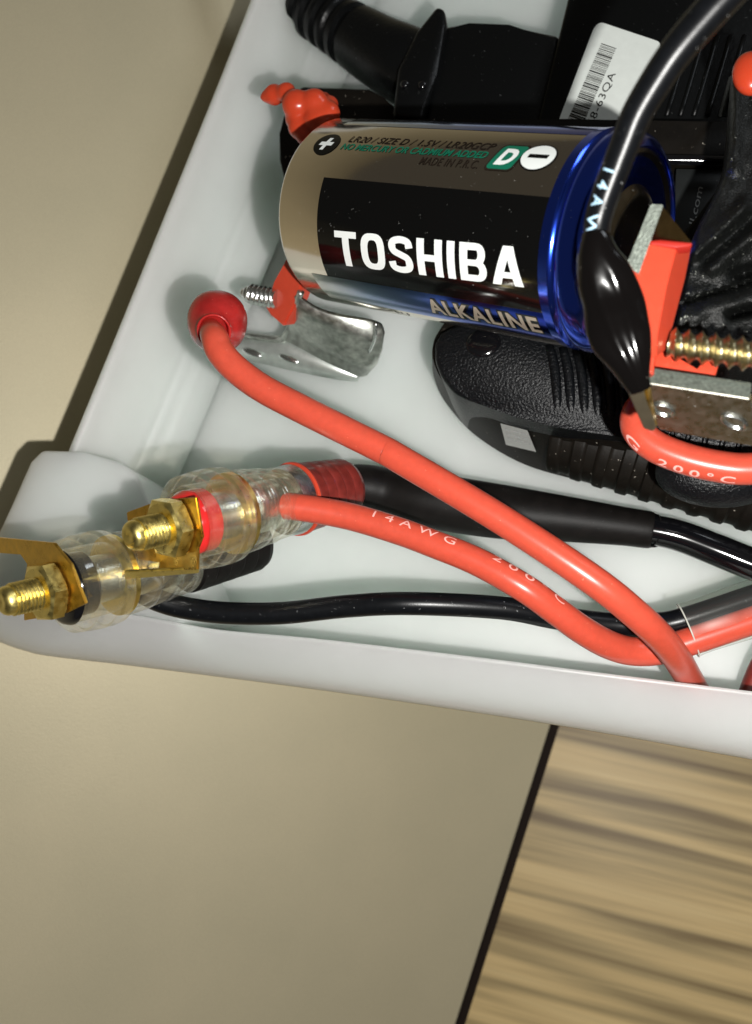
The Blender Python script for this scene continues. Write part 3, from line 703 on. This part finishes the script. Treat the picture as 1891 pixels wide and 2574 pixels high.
# main face curls from the battery down to a rounded foot
R1 = [(748, 738, 2.35), (800, 772, 2.3), (860, 790, 2.2), (920, 800, 2.0), (958, 812, 1.8), (968, 835, 1.65)]
R2 = [(738, 775, 1.95), (790, 800, 1.9), (850, 825, 1.8), (905, 845, 1.65), (948, 862, 1.4), (962, 870, 1.3)]
R3 = [(728, 812, 1.4), (775, 838, 1.35), (830, 868, 1.25), (885, 893, 1.1), (928, 905, .95), (946, 905, .85)]
R4 = [(716, 845, .95), (765, 870, .9), (815, 898, .85), (865, 922, .75), (900, 938, .6), (918, 935, .5)]
rows = [catmull([P(*p) for p in r], 5) for r in (R1, R2, R3, R4)]
o = bm_link('upright', grid([list(c) for c in zip(*rows)]), M['zinc'], brk); s_ = o.modifiers.new('t', 'SOLIDIFY'); s_.thickness = .09; s_.offset = -1
R5 = [(590, 868, .42), (610, 905, .4)]
F1 = [(600, 850, .62), (650, 848, .62), (716, 848, .8), (765, 873, .78), (815, 901, .75), (865, 925, .65), (905, 943, .5)]
F2 = [(592, 868, .6), (640, 872, .6), (700, 880, .65), (750, 900, .65), (800, 920, .6), (855, 938, .55), (903, 948, .45)]
F3 = [(580, 885, .5), (625, 905, .48), (690, 920, .48), (740, 930, .48), (795, 940, .46), (850, 947, .42), (902, 951, .40)]
rows = [catmull([P(*p) for p in r], 5) for r in (F1, F2, F3)]
o = bm_link('foot', grid([list(c) for c in zip(*rows)]), M['zincfoot'], brk); s_ = o.modifiers.new('t', 'SOLIDIFY'); s_.thickness = .08; s_.offset = -1
E1 = Path([(757, 733, 2.45, .07), (748, 760, 2.2, .075), (738, 800, 1.6, .075), (722, 838, 1.1, .08), (700, 852, .85, .08), (640, 845, .75, .07), (600, 838, .7, .06)], 6)
bm_link('bent_edge', E1.mesh(12), M['zinc'], brk)
for (x, y) in ((633, 886), (726, 901)):
    c = P(x, y, .68); n_ = UP
    d_ = (P(x+26, y+10, .68)-c); l_ = d_.length; d_.normalize(); s2 = UP.cross(d_)
    bm_link('slot_rim', ellipsoid(c, l_, .085, .05, (d_, s2, UP), 20), M['screwzinc'], brk)
cr = Path([(945, 812, 2.05, .035), (942, 850, 1.7, .04), (928, 885, 1.3, .035)], 5); bm_link('pressed_rib', cr.mesh(10), M['screwzinc'], brk)
# red heat shrunk pad beside the bracket
rp, _, _ = plate('red_spacer', [(722, 640, 2.7), (760, 700, 2.6), (752, 745, 2.4), (712, 822, 1.9), (682, 792, 1.9), (665, 772, 2.0), (690, 708, 2.4)], .35, M['redplastic'], None, .04)
tag(rp, 'flat red plastic spacer wedged between the battery and the small screw', 'spacer')
sA, sZ = P(607, 735, 1.9), P(700, 752, 2.1); sa = (sZ-sA).normalized()
bm = thread(sA, sa, 0, (sZ-sA).length, .17, .045, .115, tip=.25, per=7)
o = bm_link('screw', bm, M['screwzinc'], None, True, 50); tag(o, 'tip of a bright zinc screw poking out left of the red spacer', 'screw')
# melted red glob
bm = bmesh.new()
for (x, y, z, r) in ((690, 238, 3.2, 30), (668, 243, 3.2, 17), (720, 232, 3.3, 28), (745, 262, 3.4, 40), (790, 258, 3.4, 38), (825, 285, 3.3, 34), (800, 300, 3.3, 40), (755, 320, 3.2, 34), (768, 340, 3.2, 28), (740, 300, 3.2, 26), (830, 262, 3.2, 24), (815, 246, 3.2, 18)):
    c = P(x, y, z); ellipsoid(c, r*17.3/F, r*17.3/F, r*17.3/F*.9, None, 20, bm)
o = bm_link('melted_glob', bm, M['redblob'], None); tag(o, 'shiny orange-red melted plastic glob above the positive end of the battery', 'glob')
rm = o.modifiers.new('r', 'REMESH'); rm.mode = 'VOXEL'; rm.voxel_size = .035; rm.use_smooth_shade = True
sm = o.modifiers.new('s', 'SMOOTH'); sm.iterations = 22; sm.factor = .5

# black battery holder behind the battery
hold = thing('battery_holder', 'long black plastic holder bar running behind the battery', 'holder', P(1200, 320, 1))
bm_link('end_plate', prism([(752, 222), (762, 217), (930, 223), (965, 245), (1030, 300), (1060, 400), (740, 500), (722, 478), (702, 400), (703, 335), (712, 290), (752, 270)], 1.7, .5, .05), M['blackmatte'], hold, True, 40)
bm_link('bar', prism([(820, 310), (1010, 300), (1420, 299), (1875, 304), (1880, 392), (1500, 392), (1000, 420), (800, 430)], 2.5, 1.6, .03), M['blackmatte'], hold, True, 40)
rod = Path([(1600, 401, 2.6, .09), (1700, 402, 2.6, .09), (1850, 405, 2.6, .09)], 4); bm_link('rounded_edge', rod.mesh(16), M['blackgloss'], hold)
hb = prism([(1500, 418), (1880, 420), (1880, 640), (1740, 650), (1480, 560)], 2.0, 1.2, .03)
bm_link('web', hb, M['blackmatte'], hold, True, 40)
card = prism([(1700, 424), (1832, 427), (1812, 500), (1775, 560), (1735, 625), (1690, 620)], 2.25, .1, .01)
card = bm_link('name_card', card, mat('dark_card', (.016, .018, .018), .5, dust=.5), None, True, 30); tag(card, 'small dark grey card with grey ell.com print right of the blue battery end', 'card')
bm = text_bm('ell.com', .0, 0, 1.0, (2, 2))
f_ = rquad((1728, 582), (1752, 466), (1768, 472), (1742, 588), P(1760, 520, 2.25), UP)
warp(bm, f_)
flat('web_address', bm, M['greytext'], card)

# ================================================================== ADAPTERS AND PLUGS AT THE TOP
plug = thing('power_plug', 'black moulded plug with a corrugated cable sleeve at the top of the tray', 'plug', P(1150, 180, .8))
def ringed(pth, pitch, depth): return lambda s, a: 1 - depth*(1 if (s/pitch) % 1 > .55 else 0)
cp = Path([(690, -48, .9, .50), (760, 10, .95, .58), (860, 72, 1.05, .66), (950, 128, 1.15, .74), (1010, 160, 1.2, .80), (1060, 185, 1.2, .82)], 26)
def mod1(s, a):
    if s > 3.0: return 1
    return .84+.16*min(1, max(0, 2.2*math.sin(2*math.pi*s/.36)+.6))
bm_link('corrugated_sleeve', cp.mesh(40, True, None, mod1), M['blackbody'], plug, True, 35)
cab = Path([(560, -150, .8, .28), (650, -80, .85, .28), (720, -25, .9, .28)], 6); bm_link('cable', cab.mesh(20), M['black'], plug)
bm_link('collar', prism([(1045, 78), (1098, 12), (1118, 20), (1124, 62), (1098, 185), (1062, 300), (985, 290), (1000, 170)], 2.1, 1.9, .1, seg=3), M['blackbody'], plug, True, 50)
bm_link('housing', prism([(1105, 62), (1180, 58), (1280, 62), (1410, 84), (1400, 330), (1060, 330)], 1.95, 1.8, .16, seg=4), M['blackbody'], plug, True, 50)
for (x, y) in ((1018, 212), (1062, 214)):
    bm_link('moulded_nub', ellipsoid(P(x, y, 2.12), .10, .10, .07, None, 16), M['blackgloss'], plug)
adp = thing('power_adapter', 'black power adapter brick with a white barcode sticker at the top right', 'adapter', P(1600, 150, .8))
bm_link('case', prism([(1448, -90), (1345, 330), (1960, 340), (2060, -90)], 2.05, 2.0, .08, seg=3), M['blackbody'], adp, True, 50)
for k in range(8):
    x = 1650+k*34
    r_ = Path([(x+52, 90, 2.05, .05), (x+20, 200, 2.05, .05), (x-8, 292, 2.05, .05)], 3)
    bm_link('rib', r_.mesh(8), M['blackbody'], adp)
sp0 = P(1520, 180, 2.05)
lf = rquad((1500, 52), (1668, 108), (1580, 320), (1398, 320), sp0, UP, .03)
bm = poly_bm(rr(0, 0, 1, 1, .10), (2, 2)); warp(bm, lf); stk = flat('barcode_sticker', bm, M['paper'], adp)
u0 = (P(1540, 122, 2.05)-P(1470, 300, 2.05)).normalized()
lf2 = rquad((1418, 322), (1512, 108), (1550, 121), (1456, 335), sp0, UP, .036)   # u runs up the sticker, v across the bars
bm = bmesh.new(); x = 0
random.seed(9)
while x < 1:
    wd = random.choice((.006, .006, .010, .016)); 
    bm.faces.new([bm.verts.new((a, b, 0)) for a, b in ((x, 0), (x+wd, 0), (x+wd, 1), (x, 1))]); x += wd+random.choice((.007, .009, .013))
warp(bm, lambda u, v: lf2(u, v)); flat('barcode', bm, M['inkblack'], stk)
bm = text_bm('58-63QA', .0, 0, 1.1, (2, 2)); f_ = rquad((1474, 310), (1532, 180), (1552, 186), (1494, 318), sp0, UP, .036); warp(bm, f_); flat('serial_number', bm, M['inkblack'], stk)

# ================================================================== BIG BLACK PLUG UNDER THE BATTERY
hp = thing('black_plug', 'chunky black pebbled plug with ribbed tail and small silver sticker under the battery', 'plug', P(1400, 1020, .8))
bm_link('body', prism([(1110, 838), (1092, 858), (1093, 905), (1108, 945), (1140, 985), (1190, 1010), (1300, 1050), (1420, 1078), (1560, 1098), (1700, 1108), (1760, 1000), (1700, 850), (1500, 780), (1250, 790), (1130, 820)], 2.3, 2.25, .22, seg=4), M['pebble'], hp, True, 60)
bm_link('round_badge', ellipsoid(P(1215, 862, 2.3), .33, .28, .07, None, 28), M['blackgloss'], hp)
TOPL = [(1200, 800), (1110, 830), (1088, 872), (1092, 915), (1120, 965), (1180, 1010), (1290, 1050), (1450, 1090), (1640, 1125), (1860, 1160)]
BOTL = [(1200, 830), (1115, 850), (1088, 905), (1096, 965), (1130, 1025), (1200, 1098), (1320, 1168), (1480, 1214), (1680, 1268), (1860, 1310)]
ra, rb2 = catmull([P(x, y, 2.0) for x, y in TOPL], 6), catmull([P(x, y, .1) for x, y in BOTL], 6)
rin = [p+V((.9, .9, .04)) for p in ra]
rows = [rin, [p+V((.12, .16, .04)) for p in ra], ra]+[[a*(1-k)+b*k for a, b in zip(ra, rb2)] for k in (.08, .5, .92, 1)]+[[p-V((0, -.15, .09)) for p in rb2]]
bm_link('lower_shell', grid(rows), M['blackmatte'], hp, True, 50)
for k in range(9):
    x = 1395+k*34; y0 = 930+k*6
    r_ = Path([(x-14, y0-60, 2.26, .09), (x, y0, 2.27, .10), (x+6, y0+80, 2.26, .09), (x+6, y0+118, 2.16, .07)], 3)
    bm_link('rib', r_.mesh(10), M['pebble'], hp)
tl = Path([(1400, 1085, .92, .80), (1500, 1108, .95, .86), (1620, 1140, .95, .88), (1740, 1175, .95, .88), (1891, 1220, .95, .86), (2000, 1255, .95, .85)], 24)
bm_link('ribbed_tail', tl.mesh(40, True, None, lambda s, a: .94+.06*min(1, max(0, 2.0*math.sin(2*math.pi*s/.46)+.5))), M['blackmatte'], hp, True, 40)
p0 = P(1305, 1100, 1.0); sn = npl(P(1290, 1062, 1.75), P(1450, 1098, 1.75), P(1290, 1062, 1.75)-V((0, 0, 1)))
sp_ = P(1290, 1050, 2.0); sn = npl(sp_, P(1450, 1090, 2.0), P(1320, 1168, .1))
f_ = rquad((1258, 1064), (1326, 1082), (1348, 1136), (1272, 1118), sp_, sn, .05)
bm = poly_bm(((0, 0), (1, 0), (1, 1), (0, 1))); warp(bm, f_); st = flat('silver_sticker', bm, M['sticker'], hp)
bm = bmesh.new()
for i in range(3):
    for j in range(3):
        a, b = .12+.29*i, .30+.21*j
        bm.faces.new([bm.verts.new((p, q, 0)) for p, q in ((a, b), (a+.2, b), (a+.2, b+.1), (a, b+.1))])
f2 = rquad((1258, 1064), (1326, 1082), (1348, 1136), (1272, 1118), sp_, sn, .058); warp(bm, f2); flat('fine_print', bm, M['greytext'], st)['kind'] = 'stuff'
# second plug's knurled end seen through the red loop
kn = Path([(1640, 1092, 3.2, .45), (1700, 1102, 3.2, .47), (1800, 1120, 3.2, .47), (1900, 1135, 3.2, .47), (2000, 1150, 3.2, .47)], 20)
o = bm_link('ribbed_grip', kn.mesh(36, True, None, lambda s, a: .90+.10*(1 if (s/.26) % 1 > .22 else 0)), M['pebble'], None, True, 35)
tag(o, 'black grip with deep square ribs seen between the red loop and the steel strip', 'grip')
dm = bm_link('rubber_dome', ellipsoid(P(1800, 1195, 2.6), 1.0, .55, .5, (V((1, -.12, 0)).normalized(), V((.12, 1, 0)).normalized(), UP), 32), M['pebble'], None)
tag(dm, 'smooth dark rubber dome directly below the red wire loop', 'dome')

# ================================================================== RIGHT-HAND CLAMP
rb_ = thing('steel_strip', 'thick perforated steel strip with two bright holes at the right edge', 'bracket', P(1760, 1010, 5.6))
fpts = [(1622, 962, 6.42), (1885, 1003, 6.42), (1940, 1130, 5.6), (1800, 1105, 5.6), (1658, 1080, 5.6), (1640, 1040, 5.85)]
o, w0, wn = plate('strip_face', fpts, .12, M['stripface'], rb_)
tp = [P(1618, 934, 6.62), P(1888, 975, 6.62), P(1885, 1003, 6.44), P(1618, 962, 6.44)]
bm_link('cut_edge', slab(tp, npl(*tp[:3]), .10, .012), M['zincedge'], rb_, True, 30)
for (x, y, dx, dy) in ((1668, 1030, 27, 13), (1846, 1060, 32, 17)):
    c = onplane(x, y, w0, wn)+wn*.0; d_ = onplane(x+dx, y+dy, w0, wn)-c; l_ = d_.length; d_.normalize(); s2 = wn.cross(d_)
    rows = []
    for (k, h) in ((1.0, -.002), (.98, .02), (.85, .03), (.72, .015), (.6, -.02), (.3, -.03), (.05, -.03)):
        rows.append([c+d_*(l_*k*math.cos(2*math.pi*j/28))+s2*(.115*k*math.sin(2*math.pi*j/28))+wn*(h+.01) for j in range(28)])
    bm_link('punched_hole', grid(rows, True, False, True), M['screwzinc'], rb_)
# triangular contact plate
ct = thing('contact_plate', 'folded steel contact plate pressing on the negative end of the battery', 'contact', P(1650, 560, 6.3))
tp = [P(1637, 513, 7.35), P(1668, 515, 7.35), P(1606, 690, 7.0), P(1574, 668, 7.0)]
bm_link('cut_edge', slab(tp, npl(*tp[:3]), .08, .012), M['zincedge'], ct, True, 30)
tp = [P(1666, 517, 7.3), P(1742, 612, 6.4), P(1735, 640, 6.3), P(1620, 640, 6.9)]
bm_link('face', slab(tp, npl(*tp[:3]), .08, .012), M['endcap'], ct, True, 30)
# red shrink-covered clamp
rc = thing('red_clamp', 'bright red plastic-covered clamp arm right of the black heat-shrink', 'clamp', P(1680, 800, 6.4))
fa = [P(1606, 618, 7.0), P(1625, 610, 7.0), P(1704, 618, 6.95), P(1676, 720, 6.9), P(1650, 840, 6.85), P(1645, 945, 6.7), P(1590, 900, 6.8), P(1595, 720, 6.95), P(1585, 690, 7.0)]
bm_link('front', slab(fa, npl(fa[1], fa[2], fa[5]), .25, .02), M['redplastic'], rc, True, 40)
tp = [P(1703, 618, 6.94), P(1741, 612, 6.45), P(1722, 700, 6.4), P(1676, 880, 6.35), P(1649, 900, 6.8), P(1650, 840, 6.84), P(1676, 720, 6.88)]
bm_link('side', slab(tp, npl(tp[0], tp[1], tp[3]), .25, .02), M['redplastic'], rc, True, 40)
bm_link('foot', prism([(1640, 880), (1672, 878), (1700, 903), (1756, 936), (1774, 892), (1803, 896), (1808, 915), (1795, 958), (1700, 955), (1645, 948)], 6.25, .4, .03), M['redplastic'], rc, True, 40)
bm_link('torn_rim', prism([(1622, 606), (1660, 602), (1742, 610), (1738, 618), (1700, 622), (1640, 614)], 7.0, .2, .02), mat('dark_red_edge', (.4, .02, .012), .4), rc, True, 40)
# yellow zinc screw
sA, sZ = P(1682, 864, 6.45), P(1990, 905, 6.6); sa = (sZ-sA).normalized(); sl = (sZ-sA).length
bm = thread(sA, sa, 0, sl, .155, .08, .168, seg=36, per=14, sharp=1.8)
o = bm_link('wood_screw', bm, M['screw'], None, True, 60); tag(o, 'coarse-threaded yellow zinc screw above the steel strip', 'screw')
# black clip boots
cl = thing('rubber_clip', 'dusty wrinkled black rubber clip boot at the right edge', 'clip', P(1800, 600, 5))
from mathutils import noise
def seg_d(x, y, a, b):
    dx, dy = b[0]-a[0], b[1]-a[1]; t = max(0, min(1, ((x-a[0])*dx+(y-a[1])*dy)/(dx*dx+dy*dy)))
    return math.hypot(x-a[0]-t*dx, y-a[1]-t*dy)
LB = [(1838, 190), (1832, 330), (1815, 450), (1762, 560), (1738, 620), (1724, 690), (1706, 770), (1692, 830), (1684, 870)]
def clipz(x, y):
    z = 4.9+.5*(y-200)/650
    g = lambda a, b, w_, h: h*math.exp(-(seg_d(x, y, a, b)/w_)**2)
    z += g((1745, 640), (1868, 522), 17, .28)+g((1790, 672), (1930, 560), 22, .26)-g((1770, 655), (1900, 540), 9, .12)
    z -= g((1715, 762), (1900, 706), 6, .34)
    z += g((1700, 800), (1910, 742), 26, .16)-g((1858, 690), (1935, 672), 16, .6)-g((1838, 792), (1920, 772), 9, .55)
    z += g((1850, 240), (1850, 420), 16, .10)
    return z+.05*noise.noise(V((x*.03, y*.03, 0)))+.015*noise.noise(V((x*.15, y*.15, 3)))
lb = catmull([V((x, y, 0)) for x, y in LB], 12)
rows = []
for q_ in lb:
    r_ = [P(q_.x-6, q_.y+4, clipz(q_.x, q_.y)-1.2)]
    for k in range(52):
        u = k/51; x = q_.x+(1985-q_.x)*u; ed_ = min(1, (x-q_.x)/14)
        r_.append(P(x, q_.y, clipz(x, q_.y)-.22*(1-math.sqrt(max(0, 1-(1-ed_)**2)))))
    rows.append(r_)
top = [p-V((0, -.1, 1.2)) for p in rows[0]]; bot = [p-V((0, .1, 1.2)) for p in rows[-1]]
bm_link('boot', grid([top]+rows+[bot]), M['rubber'], cl, True, 60)
bb = prism([(1690, 620), (1800, 480), (1900, 380), (1980, 380), (1980, 1010), (1700, 940)], 3.6, 1.2, .1)
bm_link('backing', bb, M['blackmatte'], cl, True, 40)
o = bm_link('red_button', ellipsoid(P(1888, 185, 5.6), .27, .36, .2, None, 28), M['redblob'], None); tag(o, 'small round orange-red plastic button cut by the upper right edge', 'button')
